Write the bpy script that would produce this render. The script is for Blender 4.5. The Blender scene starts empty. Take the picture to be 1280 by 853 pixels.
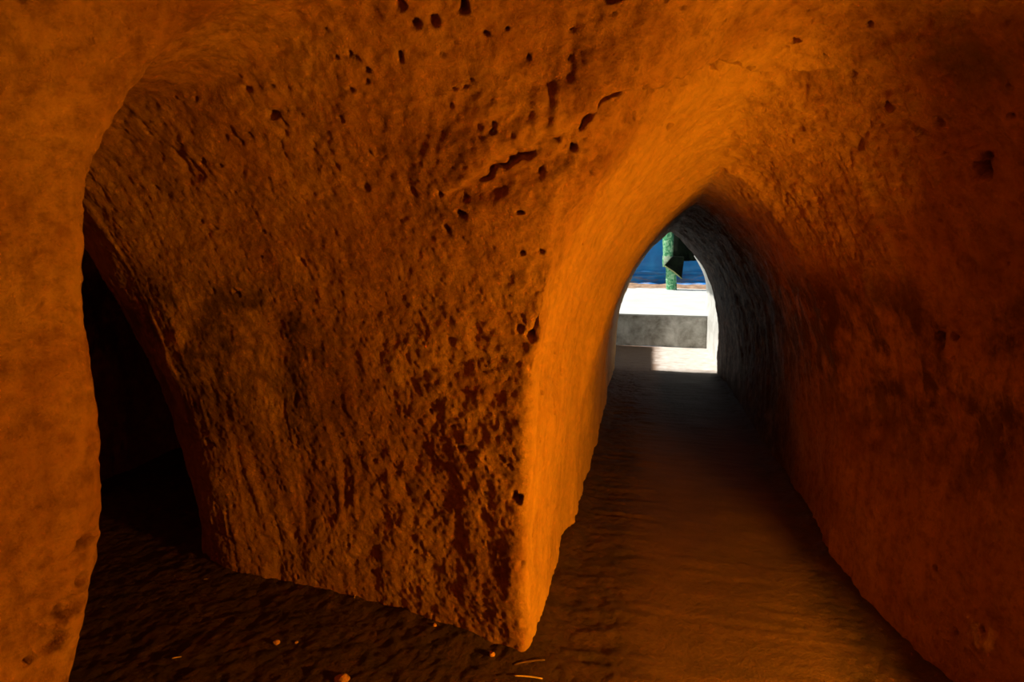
import bpy, bmesh, math, random
import mathutils.noise as mnoise
import numpy as np
from mathutils import Vector, Matrix

random.seed(7)
rng = np.random.default_rng(7)
SC = bpy.context.scene
COL = SC.collection
R = math.radians

# ------------------------------------------------------------------ camera
cam_d = bpy.data.cameras.new('camera')
cam_d.sensor_width = 36.0
cam_d.lens = 20.25
cam_d.clip_start = 0.02
cam_d.dof.use_dof = True
cam_d.dof.focus_distance = 1.75
cam_d.dof.aperture_fstop = 9.0
cam = bpy.data.objects.new('camera', cam_d)
COL.objects.link(cam)
cam.location = (0, 0, 1.1)
cam.rotation_euler = (R(90 - 9.19), 0, R(13.3))
SC.camera = cam

# ------------------------------------------------------------------ sky
W = bpy.data.worlds.new('sky')
SC.world = W
W.use_nodes = True
wn = W.node_tree
wn.nodes['Background'].inputs[0].default_value = (0.80, 0.90, 1.0, 1)
wn.nodes['Background'].inputs[1].default_value = 0.30

# ------------------------------------------------------------------ sun
sd = bpy.data.lights.new('sun', 'SUN')
sd.energy = 9.0
sd.angle = R(2.0)
sd.color = (1.0, 0.96, 0.9)
sun = bpy.data.objects.new('sun', sd)
COL.objects.link(sun)
# light travels towards -z, +x and -y: the sun stands high beyond and to the left
sdir = Vector((0.38, -0.03, -1.0))
sun.rotation_euler = sdir.to_track_quat('-Z', 'Y').to_euler()

# ------------------------------------------------------------------ tunnel lamp and added fill
def lamp(name, loc, target, power, color, radius=0.05, spot=None, blend=1.0):
    d = bpy.data.lights.new(name, 'SPOT' if spot else 'POINT')
    d.energy = power
    d.color = color
    d.shadow_soft_size = radius
    if spot:
        d.spot_size = R(spot)
        d.spot_blend = blend
    o = bpy.data.objects.new(name, d)
    COL.objects.link(o)
    o.location = loc
    if target is not None:
        o.rotation_euler = (Vector(target) - Vector(loc)).to_track_quat('-Z', 'Y').to_euler()
    return o

AMBER = (1.0, 0.405, 0.012)
lamp('niche_lamp', (1.00, 0.83, 0.335), None, 140.0, AMBER, 0.04)
lamp('room_fill', (0.35, -0.55, 1.30), None, 1.3, (1.0, 0.26, 0.02), 0.08)  # added weak amber fill behind the camera, no known source there

SC.view_settings.view_transform = 'Standard'
SC.view_settings.look = 'None'
SC.view_settings.exposure = 0.0
SC.view_settings.gamma = 1.0

# ================================================================== NUMPY GEOMETRY
#BEGIN
# --- value noise from a smoothed table -------------------------------------
_T = np.random.default_rng(3).random((64, 64, 64)).astype(np.float32) * 2 - 1

def vn(x, y, z, seed=0):
    x = x + seed * 7.31; y = y + seed * 3.17; z = z + seed * 5.71
    xi = np.floor(x).astype(np.int32); yi = np.floor(y).astype(np.int32); zi = np.floor(z).astype(np.int32)
    fx = (x - xi).astype(np.float32); fy = (y - yi).astype(np.float32); fz = (z - zi).astype(np.float32)
    fx = fx * fx * (3 - 2 * fx); fy = fy * fy * (3 - 2 * fy); fz = fz * fz * (3 - 2 * fz)
    x0 = xi & 63; x1 = (xi + 1) & 63; y0 = yi & 63; y1 = (yi + 1) & 63; z0 = zi & 63; z1 = (zi + 1) & 63
    a = _T[x0, y0, z0] * (1 - fx) + _T[x1, y0, z0] * fx
    b = _T[x0, y1, z0] * (1 - fx) + _T[x1, y1, z0] * fx
    c = _T[x0, y0, z1] * (1 - fx) + _T[x1, y0, z1] * fx
    d = _T[x0, y1, z1] * (1 - fx) + _T[x1, y1, z1] * fx
    ab = a * (1 - fy) + b * fy
    cd = c * (1 - fy) + d * fy
    return ab * (1 - fz) + cd * fz

def fbm(x, y, z, s, o=3, seed=0):
    t = 0; amp = 1.0; n = 0
    for i in range(o):
        t = t + amp * vn(x * s, y * s, z * s, seed + i)
        n += amp; s *= 2.03; amp *= 0.5
    return t / n

def sstep(a, b, t):
    t = np.clip((t - a) / (b - a), 0, 1)
    return t * t * (3 - 2 * t)

# --- hollow = union of swept arches; positive values lie in the earth ----------
# path rows: x, y, half width, crown height, side power a, crown power p
def smooth_path(rows, n):
    """Catmull-Rom through the rows, n steps per span"""
    r = np.array(rows, float)
    r = np.concatenate([[2 * r[0] - r[1]], r, [2 * r[-1] - r[-2]]])
    out = []
    for i in range(1, len(r) - 2):
        for t in np.arange(n) / n:
            a, b, c, d = r[i - 1], r[i], r[i + 1], r[i + 2]
            out.append(0.5 * (2 * b + (c - a) * t + (2 * a - 5 * b + 4 * c - d) * t * t + (3 * b - a - 3 * c + d) * t ** 3))
    out.append(r[-2])
    return np.array(out)

RIGHT = smooth_path([
    [0.215, 1.98, .462, 1.362, 1.30, 3.1],
    [0.215, 2.60, .470, 1.35, 1.25, 3.0],
    [0.200, 4.00, .470, 1.29, 1.20, 3.0],
    [0.170, 5.30, .455, 1.24, 1.15, 3.0],
    [0.170, 7.00, .455, 1.24, 1.15, 3.0]], 2)
MOUTH = smooth_path([
    [0.28, 1.05, .585, 1.62, 1.8, 3.2],
    [0.27, 1.30, .57, 1.585, 1.7, 3.2],
    [0.235, 1.65, .52, 1.49, 1.55, 3.1],
    [0.215, 1.97, .492, 1.405, 1.4, 3.1]], 3)
ROOM = smooth_path([
    [0.05, -1.40, .80, 1.70, 2.2, 3.0],
    [0.05, 0.00, .93, 1.77, 3.0, 8.0],
    [0.05, 0.32, .95, 1.76, 3.0, 8.0]], 3)
LEFT = smooth_path([
    [0.45, 0.78, .44, 1.78, 1.6, 2.8],
    [0.00, 0.86, .44, 1.70, 1.6, 2.7],
    [-0.50, 0.97, .45, 1.56, 1.5, 2.4],
    [-0.84, 1.06, .45, 1.46, 1.4, 2.2],
    [-1.10, 1.09, .45, 1.44, 1.4, 2.1],
    [-1.55, 1.15, .45, 1.44, 1.35, 1.8],
    [-1.94, 1.42, .45, 1.39, 1.3, 1.7],
    [-2.07, 1.95, .45, 1.37, 1.3, 1.7],
    [-2.10, 2.70, .44, 1.34, 1.3, 1.8],
    [-2.05, 3.60, .44, 1.22, 1.3, 1.9]], 4)

def tube(X, Y, Z, path, info=False, near=None):
    best = None
    for i in range(len(path) - 1):
        A = path[i]; B = path[i + 1]
        dx, dy = B[0] - A[0], B[1] - A[1]
        L2 = dx * dx + dy * dy
        t = np.clip(((X - A[0]) * dx + (Y - A[1]) * dy) / L2, 0, 1)
        qx = X - (A[0] + t * dx); qy = Y - (A[1] + t * dy)
        d = np.sqrt(qx * qx + qy * qy)
        sd_ = (dx * qy - dy * qx) / math.sqrt(L2)
        rest = [A[k] + t * (B[k] - A[k]) for k in range(2, 6)]
        u = i + t
        if best is None:
            best = [d, rest, sd_, u]
        else:
            m = d < best[0]
            best = [np.where(m, d, best[0]), [np.where(m, r, q) for r, q in zip(rest, best[1])],
                    np.where(m, sd_, best[2]), np.where(m, u, best[3])]
    s = best[0]; w, h, a, p = best[1]
    if info:
        return best
    if near is not None:
        # the side towards the room stands straighter: own powers there
        q = sstep(0.12, -0.12, best[2] * -1 * near[0] / w)
        a = a + (near[1] - a) * q; p = p + (near[2] - p) * q; w = w * (1 + (near[3] - 1) * q)
    s = np.maximum(s, 1e-3)
    zc = np.maximum(Z, 1e-3)
    gs = (s / w) ** a
    gz = (zc / h) ** p
    g = gs + gz - 1
    gn = np.sqrt((a * gs / s) ** 2 + (p * gz / zc) ** 2)
    return (g / np.maximum(gn, 1.2 / w)).astype(np.float32)

def smin(a, b, k):
    h = np.clip(0.5 + 0.5 * (b - a) / k, 0, 1)
    return b * (1 - h) + a * h - k * h * (1 - h)

def earth(X, Y, Z):
    r = tube(X, Y, Z, RIGHT)
    m = tube(X, Y, Z, MOUTH)
    c = tube(X, Y, Z, ROOM)
    l = tube(X, Y, Z, LEFT, near=(1, 2.0, 4.8, 0.88))
    d = smin(r, m, 0.012)
    front = smin(l, d, 0.022)
    # niche for the lamp in the right wall, just behind the frame's edge
    qx = np.abs(X - 0.95) - 0.22; qy = np.abs(Y - 0.93) - 0.32; qz = np.abs(Z - 0.440) - 0.210
    nb = np.maximum(np.maximum(qx, qy), qz)
    front = smin(front, nb, 0.02)
    d = smin(front, c, 0.045 + 0.05 * np.maximum(sstep(-0.75, -0.2, X), sstep(1.0, 1.3, Y)))
    return d
#END

def surface_nets(F, org, h):
    nx, ny, nz = F.shape
    S = F > 0
    cnt = np.zeros((nx - 1, ny - 1, nz - 1), np.int8)
    for i in (0, 1):
        for j in (0, 1):
            for k in (0, 1):
                cnt += S[i:nx - 1 + i, j:ny - 1 + j, k:nz - 1 + k]
    act = (cnt > 0) & (cnt < 8)
    idx = -np.ones(act.shape, np.int64)
    ci = np.argwhere(act)
    idx[act] = np.arange(len(ci))
    acc = np.zeros((len(ci), 3)); n = np.zeros(len(ci))
    x, y, z = ci.T
    corners = [(i, j, k) for i in (0, 1) for j in (0, 1) for k in (0, 1)]
    for c in corners:
        for ax in range(3):
            if c[ax]: continue
            c2 = list(c); c2[ax] = 1
            f0 = F[x + c[0], y + c[1], z + c[2]].astype(float); f1 = F[x + c2[0], y + c2[1], z + c2[2]].astype(float)
            m = (f0 > 0) != (f1 > 0)
            t = np.where(m, f0 / np.where(m, f0 - f1, 1), 0)
            p = np.tile(np.array(c, float), (len(ci), 1)); p[:, ax] = t
            acc[m] += p[m]; n += m
    V = (ci + acc / n[:, None]) * h + org
    Q = []
    for ax in range(3):
        sl0 = [slice(None)] * 3; sl1 = [slice(None)] * 3
        sl0[ax] = slice(0, -1); sl1[ax] = slice(1, None)
        ch = S[tuple(sl0)] != S[tuple(sl1)]
        e = np.argwhere(ch)
        b, c = (ax + 1) % 3, (ax + 2) % 3
        ok = (e[:, b] > 0) & (e[:, c] > 0) & (e[:, b] < act.shape[b]) & (e[:, c] < act.shape[c])
        e = e[ok]
        sgn = S[e[:, 0], e[:, 1], e[:, 2]]
        def g(db, dc):
            q = e.copy(); q[:, b] -= db; q[:, c] -= dc
            return idx[q[:, 0], q[:, 1], q[:, 2]]
        q = np.stack([g(0, 0), g(1, 0), g(1, 1), g(0, 1)], 1)
        # solid at the low end: normal should point to the air, +axis
        q[~sgn] = q[~sgn][:, ::-1]
        Q.append(q)
    return V, np.concatenate(Q)

def subdivide(V, Q, mask):
    """split the masked quads in four; neighbours receive the extra edge points"""
    n = len(V)
    E = np.stack([Q, np.roll(Q, -1, 1)], 2)           # (f,4,2)
    E = np.sort(E, 2)
    key = E[..., 0].astype(np.int64) * (n + 1) + E[..., 1]
    fk = key[mask]
    uk, inv = np.unique(fk, return_inverse=True)
    inv = inv.reshape(fk.shape)
    mid = (V[uk // (n + 1)] + V[uk % (n + 1)]) / 2
    cen = V[Q[mask]].mean(1)
    V2 = np.concatenate([V, mid, cen])
    em = n + inv
    cc = n + len(mid) + np.arange(len(cen))
    q = Q[mask]
    new = np.concatenate([np.stack([q[:, i], em[:, i], cc, em[:, (i + 3) % 4]], 1) for i in range(4)])
    rest = Q[~mask]
    rk = key[~mask]
    pos = np.searchsorted(uk, rk)
    pos = np.minimum(pos, len(uk) - 1)
    hit = uk[pos] == rk
    plain = rest[~hit.any(1)]
    mixed = []
    for f, hh, pp in zip(rest[hit.any(1)], hit[hit.any(1)], pos[hit.any(1)]):
        poly = []
        for i in range(4):
            poly.append(int(f[i]))
            if hh[i]: poly.append(int(n + pp[i]))
        mixed.append(poly)
    return V2, new, plain, mixed

HC = 0.02
xs = np.arange(-3.0, 1.32, HC); ys = np.arange(-1.5, 5.34, HC); zs = np.arange(-0.10, 1.86, HC)
F = earth(xs[:, None, None], ys[None, :, None], zs[None, None, :])
back = -0.95 - ys[None, :, None]          # the room ends behind the camera
F = np.maximum(F, back + 0 * F).astype(np.float32)
V, Q = surface_nets(F, np.array([xs[0], ys[0], zs[0]]), HC)
del F

def normals_of(V):
    e = 0.012
    g = []
    for ax in range(3):
        P = V.copy(); P[:, ax] += e
        M = V.copy(); M[:, ax] -= e
        g.append(earth(P[:, 0], P[:, 1], P[:, 2]) - earth(M[:, 0], M[:, 1], M[:, 2]))
    g = np.stack(g, 1)
    return g / np.maximum(np.linalg.norm(g, axis=1, keepdims=True), 1e-6)

# drop what lies under the ground
Q = Q[V[Q][:, :, 2].max(1) > -0.07]

# camera cone, with a wide margin, decides where small relief is worth meshing
def wanted(C, dmax, marg):
    d = C - np.array([0, 0, 1.1])
    yaw = R(13.3)
    f = -math.sin(yaw) * d[:, 0] + math.cos(yaw) * d[:, 1]
    r = math.cos(yaw) * d[:, 0] + math.sin(yaw) * d[:, 1]
    dist = np.linalg.norm(d, axis=1)
    return (np.abs(r) < (0.95 + marg) * f + marg) & (f > 0.2) & (dist < dmax)

C = V[Q].mean(1)
m1 = wanted(C, 4.2, 0.35)
V, new, plain, mixed = subdivide(V, Q, m1)
C = V[new].mean(1)
m2 = wanted(C, 2.75, 0.12) & (C[:, 0] > -2.3)
V, new2, plain2, mixed2 = subdivide(V, new, m2)
polys4 = np.concatenate([new2, plain2, plain])
ngons = mixed + mixed2

# snap to the smooth surface, then carve the relief
N = normals_of(V)
back_v = V[:, 1] < -0.90
d0 = earth(V[:, 0], V[:, 1], V[:, 2])
V = V - N * np.where(back_v, 0, np.clip(d0, -0.02, 0.02))[:, None]
N = normals_of(V)
N[back_v] = (0, -1, 0)

def onto(pts):
    """slide points onto the smooth wall surface"""
    q = np.array(pts, float)
    for _ in range(6):
        q = q - normals_of(q) * earth(q[:, 0], q[:, 1], q[:, 2])[:, None] * 0.8
    return q

def path_u(X, Y):
    b = tube(X, Y, np.zeros_like(X), LEFT, info=True)
    seg = np.hypot(np.diff(LEFT[:, 0]), np.diff(LEFT[:, 1]))
    cum = np.concatenate([[0], np.cumsum(seg)])
    return np.interp(b[3], np.arange(len(cum)), cum), b[2], b[0]

x, y, z = V.T
lu, ls, ld = path_u(x, y)
in_right = sstep(-0.36, -0.22, x) * sstep(1.35, 1.6, y) + sstep(0.5, 0.75, x)
in_right = np.clip(in_right, 0, 1)
in_left = sstep(-0.9, -1.2, x)
relief = 0.022 * fbm(x, y, z, 2.3, 2, 1) + 0.010 * fbm(x, y, z, 7, 2, 4)
# tool strokes: long along the arch, narrow along the passage
warp = 0.05 * vn(x * 3, y * 3, z * 3, 8)
us = np.where(in_right > 0.5, y, np.where(in_left > 0.5, lu, x * 0.9 + y * 0.45)) + warp
st = vn(us * 30, z * 3.2, x * 2.0, 11) + 0.6 * vn(us * 62, z * 6, x * 3.0, 12)
amt = sstep(-0.2, 0.5, vn(x * 2.2, y * 2.2, z * 2.2, 14))
relief += st * (0.0016 + 0.0030 * amt) * (0.5 + 0.5 * np.abs(N[:, 2] < 0.8))
# crumbly plaster
rough = sstep(-0.2, 0.6, vn(x * 2.6, y * 2.6, z * 2.6, 21))
n1 = fbm(x, y, z, 24, 2, 22)
relief += (0.0025 + 0.005 * rough) * n1 + 0.0022 * vn(x * 110, y * 110, z * 110, 25)
relief += 0.004 * rough * np.abs(fbm(x, y, z, 13, 2, 30))

def pits(x, y, z, cell, dens, rmax, depth, seed):
    wx = x + 0.28 * cell * vn(x / cell * 2.6, y / cell * 2.6, z / cell * 2.6, seed)
    y = y + 0.28 * cell * vn(x / cell * 2.6, y / cell * 2.6, z / cell * 2.6, seed + 2)
    wz = z + 0.28 * cell * vn(x / cell * 2.6, y / cell * 2.6, z / cell * 2.6, seed + 1)
    cx, cy, cz = np.floor(wx / cell), np.floor(y / cell), np.floor(wz / cell)
    def hsh(k):
        v = np.sin(cx * 127.1 + cy * 311.7 + cz * 74.7 + k * 53.3 + seed * 9.1) * 43758.5453
        return v - np.floor(v)
    rr = rmax * (0.35 + 0.65 * hsh(1))
    px = (cx + 0.3 + 0.4 * hsh(2)) * cell; py = (cy + 0.3 + 0.4 * hsh(3)) * cell; pz = (cz + 0.3 + 0.4 * hsh(4)) * cell
    d = np.sqrt((wx - px) ** 2 + (y - py) ** 2 + ((wz - pz) * 0.75) ** 2)
    on = hsh(5) < dens
    return np.where(on, depth * rr / rmax * (1 - sstep(0.45, 1.0, d / rr)), 0)

clump = 0.25 + sstep(-0.1, 0.5, vn(x * 3.1, y * 3.1, z * 3.1, 40))
high = sstep(1.05, 1.25, z)
relief += pits(x, y, z, 0.075, 0.22 + 0.2 * high, 0.014, 0.030, 3) * clump
relief += pits(x + .02, y + .03, z + .04, 0.040, 0.22 + 0.25 * high, 0.009, 0.018, 5) * clump
relief += high * (0.004 * fbm(x, y, z, 42, 3, 81) + 0.010 * sstep(0.35, 0.75, fbm(x, y, z, 17, 3, 83)))
relief += pits(x + .1, y + .1, z + .1, 0.17, 0.12, 0.024, 0.020, 9)

# holes and broken places, at their spots on the walls: x y z radius depth
HOLES = [(-.267, 1.30, .895, .012, .05), (-.252, 1.30, .905, .022, .012), (-.243, 1.297, .925, .009, .022), (-.295, 1.29, .905, .010, .012),
         (.71, 1.59, .883, .012, .05), (.70, 1.63, .878, .012, .045), (.71, 1.60, .872, .04, .012),
         (-.068, 1.021, 1.472, .016, .03), (-.05, 1.03, 1.48, .010, .03),
         (-.828, .641, .663, .013, .02), (-.838, .635, .655, .010, .015), (-.833, .643, .595, .010, .02), (-.835, .65, .575, .007, .01),
         (-.84, .625, .560, .022, .022), (-.85, .606, .545, .020, .018), (-.85, .60, .512, .024, .020), (-.865, .575, .50, .010, .02),
         (.637, 1.367, 1.254, .018, .035), (.625, 1.35, 1.27, .012, .02), (.49, 1.473, 1.405, .014, .014), (.56, 1.40, 1.35, .012, .014),
         (-.258, 1.42, .742, .012, .014), (-.272, 1.45, .599, .011, .014), (-.28, 1.50, .51, .009, .014), (-.30, 1.383, .273, .011, .014),
         (-.30, 1.50, .50, .010, .012), (-.30, 1.46, .32, .009, .010),
         (-.416, 1.022, 1.476, .010, .02), (-.378, 1.02, 1.473, .010, .02), (-.435, 1.0, 1.496, .008, .02)]
# the square putlog hole in the corner of the pillar
sq = np.maximum(np.abs((x + .312) - 0.25 * (z - .462)), np.abs((z - .462) + 0.35 * (x + .312)))
relief += 0.06 * (1 - sstep(0.010, 0.0145, sq)) * (y < 1.46) * (y > 1.2)

# broken seam where the arch of the right passage cuts the rough vault
SEAM = np.array([(-.36, 1.205, 1.245), (-.28, 1.184, 1.293), (-.23, 1.178, 1.31), (-.18, 1.173, 1.325), (-.15, 1.173, 1.342), (-.119, 1.174, 1.36), (-.08, 1.2, 1.39),
                 (-.046, 1.226, 1.42), (0, 1.28, 1.452), (.047, 1.339, 1.483), (.11, 1.41, 1.505), (.177, 1.488, 1.521), (.291, 1.543, 1.507)])
SEAM = onto(SEAM)
ds = np.full(len(x), 9.0); side = np.zeros(len(x)); along = np.zeros(len(x))
selm = (np.abs(x) < 0.6) & (y > 0.9) & (y < 1.7) & (z > 1.0)
si = np.flatnonzero(selm)
pp = np.stack([x, y, z], 1)[si]
pw = pp + 0.020 * np.stack([fbm(*pp.T, 9, 2, 60), fbm(*pp.T, 9, 2, 61), fbm(*pp.T, 9, 2, 62)], 1) + 0.014 * np.stack([fbm(*pp.T, 38, 2, 63), fbm(*pp.T, 38, 2, 64), fbm(*pp.T, 38, 2, 65)], 1)
bd = np.full(len(si), 9.0); sd_new = np.zeros(len(si))
for a_, b_ in zip(SEAM[:-1], SEAM[1:]):
    t_ = np.clip(((pw - a_) @ (b_ - a_)) / ((b_ - a_) @ (b_ - a_)), 0, 1)
    dv = pw - (a_ + t_[:, None] * (b_ - a_))
    dl = np.linalg.norm(dv, axis=1)
    # which side of the seam: positive towards the rough vault, away from the arch
    sg = (dv[:, 2] * 0.8 - dv[:, 1] * 0.9 - dv[:, 0] * 0.4)
    sd_new = np.where(dl < bd, sg, sd_new)
    bd = np.minimum(bd, dl)
ds[si] = bd; side[si] = sd_new
relief += 0.022 * sstep(0.004, -0.012, side) * (1 - sstep(0.02, 0.13, ds)) * sstep(-0.5, 0.1, vn(x * 7, y * 7, z * 7, 69))
relief -= 0.016 * sstep(-0.004, 0.006, side) * (1 - sstep(0.02, 0.16, ds))
brk = sstep(-0.55, 0.0, vn(x * 14, y * 14, z * 14, 66))
relief += 0.028 * (1 - sstep(0.004, 0.017, ds)) * brk
near_seam = 1 - sstep(0.02, 0.17, ds)
relief += near_seam * (0.010 * np.abs(fbm(x, y, z, 19, 3, 70)) - 0.003) * (x < 0.15)
# worn bulge of the near jamb at knee to elbow height
relief -= 0.045 * (1 - sstep(0.05, 0.42, np.sqrt((x + .84) ** 2 + (y - .66) ** 2 + ((z - .78) * 0.8) ** 2)))

hw = vn(x * 55, y * 55, z * 55, 77)
relief += 0.05 * sstep(0.72, 0.25, z) * (x < -0.7) * (y < 0.95) * sstep(0.3, 0.6, y)
HP = onto([h[:3] for h in HOLES])
for (hx, hy, hz), (_, _, _, hr, hd) in zip(HP, HOLES):
    d = np.sqrt((x - hx) ** 2 + (y - hy) ** 2 + (z - hz) ** 2)
    relief += hd * (1 - sstep(0.6, 1.05, d / hr * (1 + 0.4 * hw)))

relief[back_v] *= 0.3
P = V + N * relief[:, None]

# vertex normals over the whole shell, so that the split pieces shade as one
def face_normals(P, A):
    return np.cross(P[A[:, 2]] - P[A[:, 0]], P[A[:, 3]] - P[A[:, 1]])
FN = face_normals(P, polys4)
VN = np.zeros_like(P)
for k in range(4):
    for ax in range(3):
        VN[:, ax] += np.bincount(polys4[:, k], FN[:, ax], len(P))
VN /= np.maximum(np.linalg.norm(VN, axis=1, keepdims=True), 1e-12)

def piece_of(C, NC):
    """0 wall_left 1 wall_middle 2 wall_right 3 ceiling 4 wall_back"""
    u, s, d = path_u(C[:, 0], C[:, 1])
    x, y, z = C.T
    out = np.zeros(len(C), int)
    out[x > 0.21] = 2
    mid = (x <= 0.21) & (y > 1.2) & ((x > -0.9) | (s > 0))
    out[mid] = 1
    wob = 0.05 * np.sin(x * 7) + 0.04 * np.sin(y * 9 + 1)
    out[(z > 1.36 + wob) | ((NC[:, 2] < -0.80) & (z > 1.0))] = 3
    out[y < -0.90] = 4
    return out

def build_shell(mats):
    C4 = P[polys4].mean(1)
    k4 = piece_of(C4, FN / np.maximum(np.linalg.norm(FN, axis=1, keepdims=True), 1e-12))
    CN = np.array([P[f].mean(0) for f in ngons])
    kn = piece_of(CN, np.array([VN[f].mean(0) for f in ngons]))
    names = ['wall_left', 'wall_middle', 'wall_right', 'ceiling', 'wall_back']
    out = {}
    for i, nm in enumerate(names):
        q = polys4[k4 == i]
        ng = [ngons[j] for j in np.flatnonzero(kn == i)]
        lv = np.concatenate([q.ravel(), np.array([v for f in ng for v in f], np.int64)])
        lt = np.concatenate([np.full(len(q), 4), np.array([len(f) for f in ng], np.int64)]).astype(np.int32)
        used, inv = np.unique(lv, return_inverse=True)
        me = bpy.data.meshes.new(nm)
        me.vertices.add(len(used)); me.vertices.foreach_set('co', P[used].astype(np.float32).ravel())
        me.loops.add(len(lv)); me.loops.foreach_set('vertex_index', inv.astype(np.int32).ravel())
        me.polygons.add(len(lt))
        me.polygons.foreach_set('loop_start', np.concatenate([[0], np.cumsum(lt)[:-1]]).astype(np.int32))
        me.polygons.foreach_set('loop_total', lt)
        me.update(calc_edges=True)
        me.shade_smooth()
        me.normals_split_custom_set_from_vertices(VN[used])
        me.materials.append(mats)
        o = bpy.data.objects.new(nm, me); COL.objects.link(o)
        o['kind'] = 'structure'
        out[nm] = o
    return out

# ================================================================== MATERIALS
def mat(name):
    m = bpy.data.materials.new(name); m.use_nodes = True
    nt = m.node_tree
    return m, nt, nt.nodes, nt.links, nt.nodes['Principled BSDF']

def add(nodes, t, **kw):
    n = nodes.new(t)
    for k, v in kw.items():
        if k.startswith('i_'):
            n.inputs[k[2:].replace('_', ' ')].default_value = v
        else:
            setattr(n, k, v)
    return n

def noise(nt, vec, scale, detail=4, rough=0.55, dist=0.0):
    n = nt.nodes.new('ShaderNodeTexNoise')
    n.inputs['Scale'].default_value = scale; n.inputs['Detail'].default_value = detail
    n.inputs['Roughness'].default_value = rough; n.inputs['Distortion'].default_value = dist
    nt.links.new(vec, n.inputs['Vector'])
    return n.outputs['Fac']

def ramp(nt, fac, stops):
    n = nt.nodes.new('ShaderNodeValToRGB')
    e = n.color_ramp.elements
    while len(e) < len(stops): e.new(0.5)
    for q, (p, c) in zip(e, stops):
        q.position = p; q.color = (c + (1,)) if len(c) == 3 else c
    nt.links.new(fac, n.inputs[0])
    return n.outputs[0]

def mixc(nt, fac, a, b, mode='MIX'):
    n = nt.nodes.new('ShaderNodeMix'); n.data_type = 'RGBA'; n.blend_type = mode
    if isinstance(fac, (int, float)): n.inputs[0].default_value = fac
    else: nt.links.new(fac, n.inputs[0])
    for sock, v in ((n.inputs[6], a), (n.inputs[7], b)):
        if isinstance(v, tuple): sock.default_value = v + (1,)
        else: nt.links.new(v, sock)
    return n.outputs[2]

def math_(nt, op, a, b=None, clamp=False):
    n = nt.nodes.new('ShaderNodeMath'); n.operation = op; n.use_clamp = clamp
    for s, v in zip(n.inputs, (a, b)):
        if v is None: continue
        if isinstance(v, (int, float)): s.default_value = v
        else: nt.links.new(v, s)
    return n.outputs[0]

def geo_pos(nt):
    return nt.nodes.new('ShaderNodeNewGeometry').outputs['Position']

def scaled(nt, vec, s, rot=(0, 0, 0)):
    n = nt.nodes.new('ShaderNodeMapping'); n.inputs['Scale'].default_value = s
    n.inputs['Rotation'].default_value = rot
    nt.links.new(vec, n.inputs['Vector'])
    return n.outputs[0]

def bump(nt, h, strength, dist, normal=None):
    n = nt.nodes.new('ShaderNodeBump'); n.inputs['Strength'].default_value = strength
    n.inputs['Distance'].default_value = dist
    nt.links.new(h, n.inputs['Height'])
    if normal is not None: nt.links.new(normal, n.inputs['Normal'])
    return n.outputs[0]

def sep(nt, p):
    n = nt.nodes.new('ShaderNodeSeparateXYZ'); nt.links.new(p, n.inputs[0]); return n.outputs

def mrange(nt, v, a, b, smooth=True):
    n = nt.nodes.new('ShaderNodeMapRange'); n.interpolation_type = 'SMOOTHSTEP' if smooth else 'LINEAR'
    n.inputs['From Min'].default_value = a; n.inputs['From Max'].default_value = b
    nt.links.new(v, n.inputs['Value'])
    return n.outputs[0]

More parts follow.
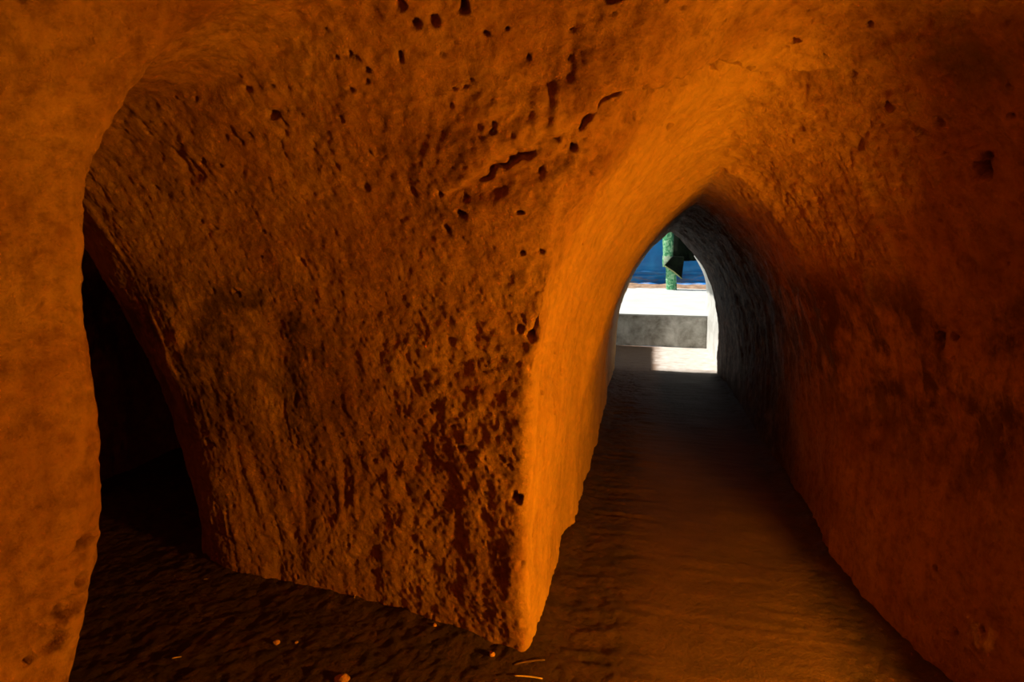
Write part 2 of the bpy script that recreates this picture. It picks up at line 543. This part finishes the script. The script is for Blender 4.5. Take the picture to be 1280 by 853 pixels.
def clay():
    m, nt, nd, lk, b = mat('red_clay')
    p = geo_pos(nt)
    X, Y, Z = sep(nt, p)
    base = ramp(nt, noise(nt, p, 2.6, 8, 0.62, 0.6), [(0.32, (0.27, 0.105, 0.035)), (0.5, (0.38, 0.175, 0.06)), (0.68, (0.48, 0.255, 0.095))])
    grain = noise(nt, p, 30, 10, 0.72)
    c = mixc(nt, 0.65, base, ramp(nt, grain, [(0.36, (0.42, 0.34, 0.30)), (0.52, (0.95, 0.95, 0.95)), (0.65, (1.15, 1.12, 1.05))]), 'MULTIPLY')
    # right passage plaster: lamplight painted in as a yellower tone, left and arch
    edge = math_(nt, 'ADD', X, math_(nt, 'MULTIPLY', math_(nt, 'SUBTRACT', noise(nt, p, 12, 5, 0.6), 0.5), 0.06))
    lit_lining = math_(nt, 'MULTIPLY', mrange(nt, edge, -0.315, -0.275), mrange(nt, math_(nt, 'ADD', Y, math_(nt, 'MULTIPLY', Z, -0.12)), 1.14, 1.30))
    lit_lining = math_(nt, 'MULTIPLY', lit_lining, mrange(nt, X, 0.45, 0.15))
    c = mixc(nt, math_(nt, 'MULTIPLY', lit_lining, 0.55), c, (0.70, 0.40, 0.13))
    sp = scaled(nt, p, (26, 26, 3.0))
    sn = noise(nt, sp, 1.0, 6, 0.65)
    c = mixc(nt, 0.35, c, ramp(nt, sn, [(0.38, (0.5, 0.42, 0.38)), (0.54, (1, 1, 1))]), 'MULTIPLY')
    # old damp and hand-grease stains at body height
    low = noise(nt, p, 3.4, 7, 0.65, 0.5)
    blot = noise(nt, scaled(nt, p, (14, 14, 7)), 1.0, 8, 0.7)
    sm = ramp(nt, math_(nt, 'ADD', math_(nt, 'MULTIPLY', low, 0.55), math_(nt, 'MULTIPLY', blot, 0.45)), [(0.44, (0, 0, 0)), (0.53, (1, 1, 1))])
    band = math_(nt, 'MULTIPLY', mrange(nt, Z, 0.30, 0.75), mrange(nt, Z, 1.10, 0.92))
    wherex = math_(nt, 'ADD', mrange(nt, X, -0.72, -0.98), mrange(nt, X, 0.45, 0.55), True)
    sm = math_(nt, 'MULTIPLY', math_(nt, 'MULTIPLY', sm, band), math_(nt, 'MULTIPLY', wherex, mrange(nt, Y, 0.95, 1.2)))
    c = mixc(nt, math_(nt, 'MULTIPLY', sm, 0.85), c, (0.06, 0.022, 0.010))
    # far half of the right passage: darker, scuffed tone on its right side
    far_dark = math_(nt, 'MULTIPLY', mrange(nt, Y, 2.2, 3.3), mrange(nt, math_(nt, 'ADD', X, math_(nt, 'MULTIPLY', Z, 0.35)), 0.42, 0.62))
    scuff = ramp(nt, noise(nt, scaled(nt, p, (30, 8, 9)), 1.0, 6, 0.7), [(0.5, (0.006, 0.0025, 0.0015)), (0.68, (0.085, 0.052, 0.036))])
    c = mixc(nt, math_(nt, 'MULTIPLY', far_dark, 0.92), c, scuff)
    # olive grey bloom high on the right of the vault
    bloom = math_(nt, 'MULTIPLY', ramp(nt, noise(nt, p, 6, 6, 0.6, 1.0), [(0.5, (0, 0, 0)), (0.6, (1, 1, 1))]), math_(nt, 'MULTIPLY', mrange(nt, X, 0.35, 0.6), mrange(nt, Z, 1.32, 1.45)))
    c = mixc(nt, math_(nt, 'MULTIPLY', bloom, 0.7), c, (0.13, 0.10, 0.045))
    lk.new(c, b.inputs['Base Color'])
    b.inputs['Roughness'].default_value = 0.72
    b.inputs['Specular IOR Level'].default_value = 0.2
    n1 = bump(nt, grain, 1.0, 0.016)
    n2 = bump(nt, sn, 0.35, 0.006, n1)
    n3 = bump(nt, noise(nt, p, 130, 5, 0.75), 0.8, 0.004, n2)
    lk.new(n3, b.inputs['Normal'])
    return m

def dirt():
    m, nt, nd, lk, b = mat('trodden_earth')
    p = geo_pos(nt)
    X, Y, Z = sep(nt, p)
    wob = math_(nt, 'MULTIPLY', math_(nt, 'SUBTRACT', noise(nt, p, 3, 4, 0.6), 0.5), 0.22)
    xx = math_(nt, 'ADD', X, wob)
    path = math_(nt, 'MULTIPLY', mrange(nt, xx, -0.12, 0.08), mrange(nt, xx, 0.62, 0.48))
    rough_c = ramp(nt, noise(nt, p, 9, 9, 0.68), [(0.3, (0.020, 0.007, 0.003)), (0.7, (0.065, 0.024, 0.010))])
    path_c = ramp(nt, noise(nt, scaled(nt, p, (5, 12, 8)), 1.0, 7, 0.6), [(0.3, (0.060, 0.026, 0.010)), (0.7, (0.115, 0.052, 0.018))])
    c = mixc(nt, path, rough_c, path_c)
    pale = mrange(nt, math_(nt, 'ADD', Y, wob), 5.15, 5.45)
    left_shade = math_(nt, 'MULTIPLY', mrange(nt, Y, 3.4, 4.2), mrange(nt, xx, 0.20, 0.04))  # shade on the left of the exit floor, painted in as brown
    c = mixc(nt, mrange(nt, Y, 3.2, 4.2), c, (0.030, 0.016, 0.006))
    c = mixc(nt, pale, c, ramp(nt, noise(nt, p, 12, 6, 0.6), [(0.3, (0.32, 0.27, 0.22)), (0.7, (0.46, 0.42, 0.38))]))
    c = mixc(nt, math_(nt, 'MULTIPLY', left_shade, 0.88), c, (0.10, 0.042, 0.012))
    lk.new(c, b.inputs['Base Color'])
    b.inputs['Roughness'].default_value = 0.75
    n1 = bump(nt, noise(nt, p, 40, 9, 0.7), 0.8, 0.009)
    lk.new(bump(nt, noise(nt, p, 150, 4, 0.7), 0.4, 0.003, n1), b.inputs['Normal'])
    return m

def concrete(name, dark, light, scale=6.0):
    m, nt, nd, lk, b = mat(name)
    p = geo_pos(nt)
    c = ramp(nt, noise(nt, p, scale, 8, 0.65, 0.3), [(0.35, dark), (0.65, light)])
    lk.new(c, b.inputs['Base Color']); b.inputs['Roughness'].default_value = 0.85
    lk.new(bump(nt, noise(nt, p, 60, 6, 0.6), 0.4, 0.005), b.inputs['Normal'])
    return m

CLAY = clay()
DIRT = dirt()
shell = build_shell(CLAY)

# ------------------------------------------------------------------ floor
def grid_mesh(name, xs, ys, hf, m, keep=None):
    X, Y = np.meshgrid(xs, ys, indexing='ij')
    Z = hf(X, Y)
    nx, ny = X.shape
    vid = np.arange(nx * ny).reshape(nx, ny)
    q = np.stack([vid[:-1, :-1], vid[1:, :-1], vid[1:, 1:], vid[:-1, 1:]], -1).reshape(-1, 4)
    P_ = np.stack([X.ravel(), Y.ravel(), Z.ravel()], 1)
    if keep is not None:
        c = P_[q].mean(1); q = q[keep(c[:, 0], c[:, 1])]
    used, inv = np.unique(q, return_inverse=True)
    me = bpy.data.meshes.new(name)
    me.vertices.add(len(used)); me.vertices.foreach_set('co', P_[used].astype(np.float32).ravel())
    me.loops.add(q.size); me.loops.foreach_set('vertex_index', inv.astype(np.int32).ravel())
    me.polygons.add(len(q)); me.polygons.foreach_set('loop_start', (np.arange(len(q)) * 4).astype(np.int32))
    me.polygons.foreach_set('loop_total', np.full(len(q), 4, np.int32))
    me.update(calc_edges=True); me.shade_smooth(); me.materials.append(m)
    o = bpy.data.objects.new(name, me); COL.objects.link(o)
    return o

def floor_h(X, Y):
    Z0 = np.zeros_like(X)
    h = 0.012 * fbm(X, Y, Z0, 3, 2, 50)
    path = sstep(-0.10, 0.06, X) * sstep(0.62, 0.50, X)
    rz = 1 - path
    h += rz * (0.006 * fbm(X, Y, Z0, 26, 3, 52) + 0.003 * vn(X * 90, Y * 90, Z0, 55)) + 0.0015 * fbm(X, Y, Z0, 22, 3, 56)
    # ridges scraped across beside the trodden path
    left = sstep(-0.34, -0.2, X) * sstep(0.12, -0.02, X) * (Y > 1.2)
    h += left * 0.006 * vn(X * 5, Y * 42 + 1.5 * vn(X * 6, Y * 6, Z0, 58), Z0, 57)
    h += 0.0015 * path * vn(X * 4, Y * 38, Z0, 59)
    # loose earth heaped against the foot of the walls
    e = earth(X, Y, Z0 + 0.02)
    h += 0.022 * sstep(-0.10, 0.0, e) * (0.5 + 0.5 * fbm(X, Y, Z0, 10, 2, 60))
    h -= sstep(5.0, 5.3, Y) * (h * 0.7)
    return h

def floor_keep(a, b_):
    return ((earth(a, b_, np.zeros_like(a)) < 0.09) & (b_ < 5.31)) | ((b_ >= 5.31) & (a > -0.44) & (a < 0.68))

def tag(o, label, cat, group=None, kind=None):
    o['label'] = label; o['category'] = cat
    if group: o['group'] = group
    if kind: o['kind'] = kind
    return o

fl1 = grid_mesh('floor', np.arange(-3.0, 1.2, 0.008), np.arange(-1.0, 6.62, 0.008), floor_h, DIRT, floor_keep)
tag(fl1, 'trodden earth floor of the passages, paler along the middle path', 'floor', kind='structure')
tag(shell['wall_left'], 'bright orange clay jamb and outer wall of the left passage', 'wall', kind='structure')
tag(shell['wall_middle'], 'pitted clay pillar between the dark left passage and the right tunnel', 'wall', kind='structure')
tag(shell['wall_right'], 'dim clay wall along the right side of the tunnel', 'wall', kind='structure')
tag(shell['ceiling'], 'pitted clay vault joining both arched passages', 'ceiling', kind='structure')
tag(shell['wall_back'], 'clay end wall of the room behind the viewer', 'wall', kind='structure')

# ================================================================== THE EXIT
def link_bm(name, bm, m, parent=None, smooth=False):
    me = bpy.data.meshes.new(name); bm.to_mesh(me); bm.free()
    if smooth: me.shade_smooth()
    me.materials.append(m)
    o = bpy.data.objects.new(name, me); COL.objects.link(o)
    if parent: o.parent = parent
    return o

def slab(name, x0, x1, y0, y1, z0, z1, m, lean=None, cell=0.06, amp=0.004, seed=0):
    """a subdivided, slightly uneven block; lean moves the top along x"""
    bm = bmesh.new()
    nx, ny, nz = [max(1, min(60, int(round(v / cell)))) for v in (x1 - x0, y1 - y0, z1 - z0)]
    bmesh.ops.create_cube(bm, size=1)
    def cut(ax, n):
        for i in range(1, n):
            co = [0, 0, 0]; co[ax] = -0.5 + i / n
            no = [0, 0, 0]; no[ax] = 1
            bmesh.ops.bisect_plane(bm, geom=bm.verts[:] + bm.edges[:] + bm.faces[:], plane_co=co, plane_no=no)
    cut(0, nx); cut(1, ny); cut(2, nz)
    for v in bm.verts:
        fx, fy, fz = v.co.x + .5, v.co.y + .5, v.co.z + .5
        p = Vector((x0 + fx * (x1 - x0), y0 + fy * (y1 - y0), z0 + fz * (z1 - z0)))
        if lean: p.x += lean(p.z)
        n = mnoise.noise_vector(p * 5 + Vector((seed, 0, 0))) + 0.5 * mnoise.noise_vector(p * 14)
        v.co = p + n * amp
    return link_bm(name, bm, m, smooth=False)

RISER = concrete('grey_concrete', (0.16, 0.15, 0.12), (0.52, 0.52, 0.48), 5)
APRON = concrete('pale_concrete', (0.33, 0.34, 0.33), (0.40, 0.42, 0.40), 3)
LIME = concrete('limewashed_wall', (0.55, 0.55, 0.50), (0.80, 0.80, 0.76), 5)

o = slab('concrete_step', -0.60, 0.74, 6.62, 7.00, 0.0, 0.345, RISER, cell=0.05, amp=0.006, seed=3)
tag(o, 'grey stained concrete step across the tunnel mouth', 'step', kind='structure')
o = slab('ground', -4.5, 5.5, 7.00, 14.0, 0.12, 0.345, APRON, cell=0.2, amp=0.004, seed=5)
tag(o, 'white sunlit concrete yard beyond the step', 'ground', kind='structure')
o = slab('step_top', -0.60, 0.74, 6.61, 7.02, 0.346, 0.362, APRON, cell=0.06, amp=0.002, seed=6)
tag(o, 'pale cap on top of the grey step', 'step', kind='structure')
o = slab('wall_pit_left', -0.78, -0.42, 5.30, 6.60, 0.0, 1.30, LIME, amp=0.008, seed=7)
tag(o, 'retaining wall left of the tunnel mouth', 'wall', kind='structure')
o = slab('wall_pit_right', 0.62, 0.95, 5.30, 7.00, 0.0, 1.30, LIME, lean=lambda z_: max(.455 * (max(0.0, 1 - (max(z_, 0) / 1.24) ** 3)) ** 0.87 - .455, -0.22) + 0.03 + 0.07 * float(sstep(0.3, 0.8, z_)), amp=0.006, seed=8)
tag(o, 'pale retaining wall lit by daylight on the right of the tunnel mouth', 'wall', kind='structure')

# bank of brown earth along the foot of the tarpaulin
def bank_h(X, Y):
    t = np.clip((Y - 11.0) / 0.9, 0, 1)
    return 0.335 + 0.06 * sstep(0, 1, t) + 0.02 * fbm(X, Y, X * 0, 6, 3, 80) * (t > 0.02)
BROWN = concrete('brown_earth', (0.12, 0.06, 0.03), (0.30, 0.19, 0.11), 8)
o = grid_mesh('earth_bank', np.arange(-3.5, 4.5, 0.05), np.arange(11.0, 12.6, 0.05), bank_h, BROWN)
tag(o, 'low bank of brown earth along the foot of the blue sheet', 'earth', kind='structure')

# blue tarpaulin hung as a screen, sagging in folds near its foot
TX, TZ = np.meshgrid(np.arange(-3.2, 4.2, 0.03), np.arange(0.36, 2.6, 0.02), indexing='ij')
TY = 11.95 + 0.05 * vn(TX * 1.6, TZ * 0.5, TX * 0, 90) + 0.02 * vn(TX * 5, TZ * 1.5, TX * 0, 91)
foot = sstep(0.85, 0.45, TZ)
TY += foot * (0.06 * vn(TX * 3 + TZ * 4, TZ * 9 - TX * 3, TX * 0, 92) + 0.03 * vn(TX * 8, TZ * 16, TX * 0, 93))
TY -= 0.045 * np.exp(-((TZ - 0.62 - 0.01 * vn(TX * 2, TX * 0, TX * 0, 94)) / 0.018) ** 2)
TY += 0.040 * np.exp(-((TZ - 0.585) / 0.014) ** 2)
TY -= 0.12 * sstep(0.46, 0.37, TZ)
vid = np.arange(TX.size).reshape(TX.shape)
q = np.stack([vid[:-1, :-1], vid[1:, :-1], vid[1:, 1:], vid[:-1, 1:]], -1).reshape(-1, 4)
me = bpy.data.meshes.new('tarpaulin'); me.from_pydata(np.stack([TX.ravel(), TY.ravel(), TZ.ravel()], 1).tolist(), [], q.tolist())
me.shade_smooth()
m, nt, nd, lk, b = mat('blue_tarpaulin')
p = geo_pos(nt)
X_, Y_, Z_ = sep(nt, p)
blue = ramp(nt, noise(nt, p, 2.5, 6, 0.6), [(0.35, (0.003, 0.15, 0.50)), (0.65, (0.006, 0.27, 0.70))])
dust = ramp(nt, noise(nt, scaled(nt, p, (4, 4, 16), (0, 0.5, 0)), 1.5, 7, 0.65), [(0.45, (0, 0, 0)), (0.62, (1, 1, 1))])
dm = math_(nt, 'MULTIPLY', dust, mrange(nt, Z_, 0.72, 0.40))
lk.new(mixc(nt, dm, blue, (0.20, 0.22, 0.30)), b.inputs['Base Color'])
b.inputs['Roughness'].default_value = 0.5
me.materials.append(m)
tarp = bpy.data.objects.new('tarpaulin', me); COL.objects.link(tarp)
sol = tarp.modifiers.new('thickness', 'SOLIDIFY'); sol.thickness = 0.003
tag(tarp, 'blue tarpaulin screen with dusty folds along its foot, far outside the tunnel', 'tarpaulin')

# mossy post: two overlapping lengths, the upper one a little to the left
def post_len(name, a, b_, r0, r1, m, parent, seed, band=None):
    bm = bmesh.new()
    n, k = 28, 24
    rings = []
    for i in range(n + 1):
        t = i / n
        c = Vector(a).lerp(Vector(b_), t); r = r0 + (r1 - r0) * t
        ring = []
        for j in range(k):
            an = 2 * math.pi * j / k
            d = Vector((math.cos(an), math.sin(an), 0))
            rr = r * (1 + 0.10 * mnoise.noise(Vector((d.x * 2 + seed, d.y * 2, c.z * 5))) + 0.07 * mnoise.noise(Vector((d.x * 5, d.y * 5 + seed, c.z * 16))))
            ring.append(bm.verts.new(c + d * rr))
        rings.append(ring)
    for r_a, r_b in zip(rings[:-1], rings[1:]):
        for j in range(k):
            bm.faces.new((r_a[j], r_a[(j + 1) % k], r_b[(j + 1) % k], r_b[j]))
    bm.faces.new(rings[0][::-1]); bm.faces.new(rings[-1])
    return link_bm(name, bm, m, parent, True)

m, nt, nd, lk, b = mat('green_mottled_paint')
p = geo_pos(nt)
g = ramp(nt, noise(nt, p, 13, 5, 0.6, 1.2), [(0.36, (0.02, 0.13, 0.05)), (0.47, (0.09, 0.42, 0.17)), (0.58, (0.36, 0.66, 0.36)), (0.7, (0.60, 0.75, 0.50))])
lk.new(g, b.inputs['Base Color']); b.inputs['Roughness'].default_value = 0.7
lk.new(bump(nt, noise(nt, p, 30, 5, 0.6), 0.6, 0.01), b.inputs['Normal'])
GREEN = m
m, nt, nd, lk, b = mat('pale_green_wrap')
p = geo_pos(nt)
lk.new(ramp(nt, noise(nt, p, 18, 4, 0.6), [(0.35, (0.26, 0.36, 0.20)), (0.65, (0.50, 0.60, 0.42))]), b.inputs['Base Color'])
WRAP = m
post = bpy.data.objects.new('mossy_post', None); COL.objects.link(post); post.location = (0.41, 10.95, 0.345)
tag(post, 'mottled green and white post standing in the yard before the blue sheet', 'post')
def loc(v): return (v[0] - 0.41, v[1] - 10.95, v[2] - 0.345)
post_len('lower_trunk', loc((0.415, 10.95, 0.33)), loc((0.375, 10.95, 0.82)), 0.095, 0.09, GREEN, post, 1)
post_len('upper_trunk', loc((0.335, 10.93, 0.76)), loc((0.28, 10.95, 2.5)), 0.10, 0.09, GREEN, post, 5)
w = post_len('wrap', loc((0.345, 10.93, 0.80)), loc((0.335, 10.93, 0.95)), 0.108, 0.106, WRAP, post, 9)
w['label'] = 'pale sagging wrap round the joint of the post'

# dark sheet hanging before the post; its lower corner is folded out to a point
m, nt, nd, lk, b = mat('dark_green_canvas')
p = geo_pos(nt)
lk.new(ramp(nt, noise(nt, p, 9, 5, 0.6), [(0.35, (0.001, 0.002, 0.001)), (0.7, (0.006, 0.011, 0.004))]), b.inputs['Base Color'])
b.inputs['Roughness'].default_value = 0.9; b.inputs['Specular IOR Level'].default_value = 0.1
CANVAS = m
cv = bpy.data.objects.new('hanging_canvas', None); COL.objects.link(cv); cv.location = (0.59, 10.8, 0.9)
tag(cv, 'dark green canvas hanging in front of the mossy post', 'canvas')
def cloth(name, outline, m, parent, org, y_fn, thick=0.006, lab=None):
    """outline in x,z filled and gently pleated"""
    bm = bmesh.new()
    vs = [bm.verts.new((x_ * 1.059, 0, 1.1 + (z_ - 1.1) * 1.059)) for x_, z_ in outline]
    bm.faces.new(vs)
    bmesh.ops.triangulate(bm, faces=bm.faces[:])
    bmesh.ops.subdivide_edges(bm, edges=bm.edges[:], cuts=7, use_grid_fill=True)
    for v in bm.verts:
        v.co = Vector((v.co.x, y_fn(v.co.x, v.co.z), v.co.z)) - Vector(org)
    o_ = link_bm(name, bm, m, parent, True)
    so = o_.modifiers.new('thickness', 'SOLIDIFY'); so.thickness = thick
    if lab: o_['label'] = lab
    return o_
cloth('sheet', [(0.385, 2.2), (0.385, 0.93), (0.46, 0.90), (0.56, 0.88), (0.66, 0.905), (0.80, 0.89), (1.3, 0.93), (1.3, 2.2)], CANVAS, cv, (0.59, 10.8, 0.9),
      lambda a, c: 10.80 + 0.04 * math.sin(a * 22) + 0.02 * math.sin(a * 9 + c * 3))
cloth('folded_corner', [(0.385, 0.96), (0.30, 0.83), (0.245, 0.795), (0.40, 0.70), (0.545, 0.585), (0.555, 0.75), (0.565, 0.95)], CANVAS, cv, (0.59, 10.8, 0.9),
      lambda a, c: 10.77 - 0.05 * math.sin((a + c) * 9))
m, nt, nd, lk, b = mat('olive_edge'); b.inputs['Base Color'].default_value = (0.22, 0.24, 0.09, 1); b.inputs['Roughness'].default_value = 0.8
cloth('hem', [(0.245, 0.790), (0.26, 0.80), (0.41, 0.705), (0.55, 0.590), (0.54, 0.578), (0.40, 0.688)], m, cv, (0.59, 10.8, 0.9),
      lambda a, c: 10.75 - 0.05 * math.sin((a + c) * 9), lab='olive hem along the folded edge')

# ================================================================== LITTER ON THE FLOOR
def fh(x_, y_):
    return float(floor_h(np.array([[x_]]), np.array([[y_]]))[0, 0])
m, nt, nd, lk, b = mat('dry_straw'); b.inputs['Base Color'].default_value = (0.62, 0.42, 0.22, 1); b.inputs['Roughness'].default_value = 0.6; STRAW = m
STONE = concrete('clay_clod', (0.30, 0.13, 0.05), (0.50, 0.25, 0.11), 30)
m, nt, nd, lk, b = mat('dark_twig'); b.inputs['Base Color'].default_value = (0.10, 0.045, 0.02, 1); TWIG = m

def straw(name, x_, y_, ang, length, rad, mt, label, cat, group=None, bend=0.15):
    bm = bmesh.new(); k = 6; n = 9; rings = []
    for i in range(n):
        t = i / (n - 1) - 0.5
        c = Vector((t * length, bend * length * (0.25 - t * t), rad * 0.5 + 0.12 * length * (t + .5) * 0.15))
        rr = rad * (1 - 0.5 * abs(t) ** 2 * 4 * 0.5)
        rings.append([bm.verts.new(c + Vector((0, math.cos(j * 2 * math.pi / k) * rr, math.sin(j * 2 * math.pi / k) * rr))) for j in range(k)])
    for a_, b_ in zip(rings[:-1], rings[1:]):
        for j in range(k): bm.faces.new((a_[j], a_[(j + 1) % k], b_[(j + 1) % k], b_[j]))
    bm.faces.new(rings[0][::-1]); bm.faces.new(rings[-1])
    bmesh.ops.recalc_face_normals(bm, faces=bm.faces[:])
    o_ = link_bm(name, bm, mt, None, True)
    o_.location = (x_, y_, fh(x_, y_) + rad * 0.3); o_.rotation_euler = (0, 0, R(ang))
    return tag(o_, label, cat, group)

def clod(name, x_, y_, r_, mt, label, cat, seed, group=None):
    bm = bmesh.new(); bmesh.ops.create_icosphere(bm, subdivisions=3, radius=r_)
    for v in bm.verts:
        v.co *= 1 + 0.35 * mnoise.noise(v.co / r_ * 0.9 + Vector((seed, 0, 0))) + 0.12 * mnoise.noise(v.co / r_ * 3 + Vector((seed, 0, 0)))
        v.co.z *= 0.65
    o_ = link_bm(name, bm, mt, None, False)
    o_.location = (x_, y_, fh(x_, y_) + r_ * 0.35); o_.rotation_euler = (0, 0, seed)
    return tag(o_, label, cat, group)
straw('straw', -0.265, 1.30, 4, 0.075, 0.0022, STRAW, 'pale straw lying at the foot of the clay pillar', 'straw')
straw('twig', -0.272, 1.352, 24, 0.085, 0.003, TWIG, 'dark twig slanting across the floor at the pillar foot', 'twig')
straw('straw', -0.864, 1.505, 110, 0.022, 0.0012, STRAW, 'short straw upright against the base of the pillar', 'straw')
straw('straw', -0.91, 1.53, -25, 0.025, 0.0013, STRAW, 'short straw lying flat along the base of the pillar', 'straw')
straw('straw', -1.20, 1.15, 30, 0.022, 0.0016, STRAW, 'lone pale straw on the dark floor near the left jamb', 'straw')
straw('straw', -1.41, 1.50, 20, 0.018, 0.0014, STRAW, 'tiny straw just left of the pillar corner', 'straw')
clod('clay_clod', -0.98, 1.27, 0.009, STONE, 'reddish clay chip on the dark floor left of the pillar', 'clod', 2.0)
clod('clay_clod', -0.93, 1.29, 0.005, STONE, 'small clay crumb beside the reddish chip', 'clod', 4.0)
clod('clay_clod', -0.73, 1.19, 0.019, STONE, 'largest clay clod, at the bottom edge of the floor before the pillar', 'clod', 7.0)
clod('clay_clod', -0.375, 1.35, 0.008, STONE, 'lit clay crumb against the foot of the pillar', 'clod', 9.0)
clod('clay_clod', -0.57, 1.43, 0.006, STONE, 'tiny clod tucked under the pillar base, left of the lit crumb', 'clod', 11.0)
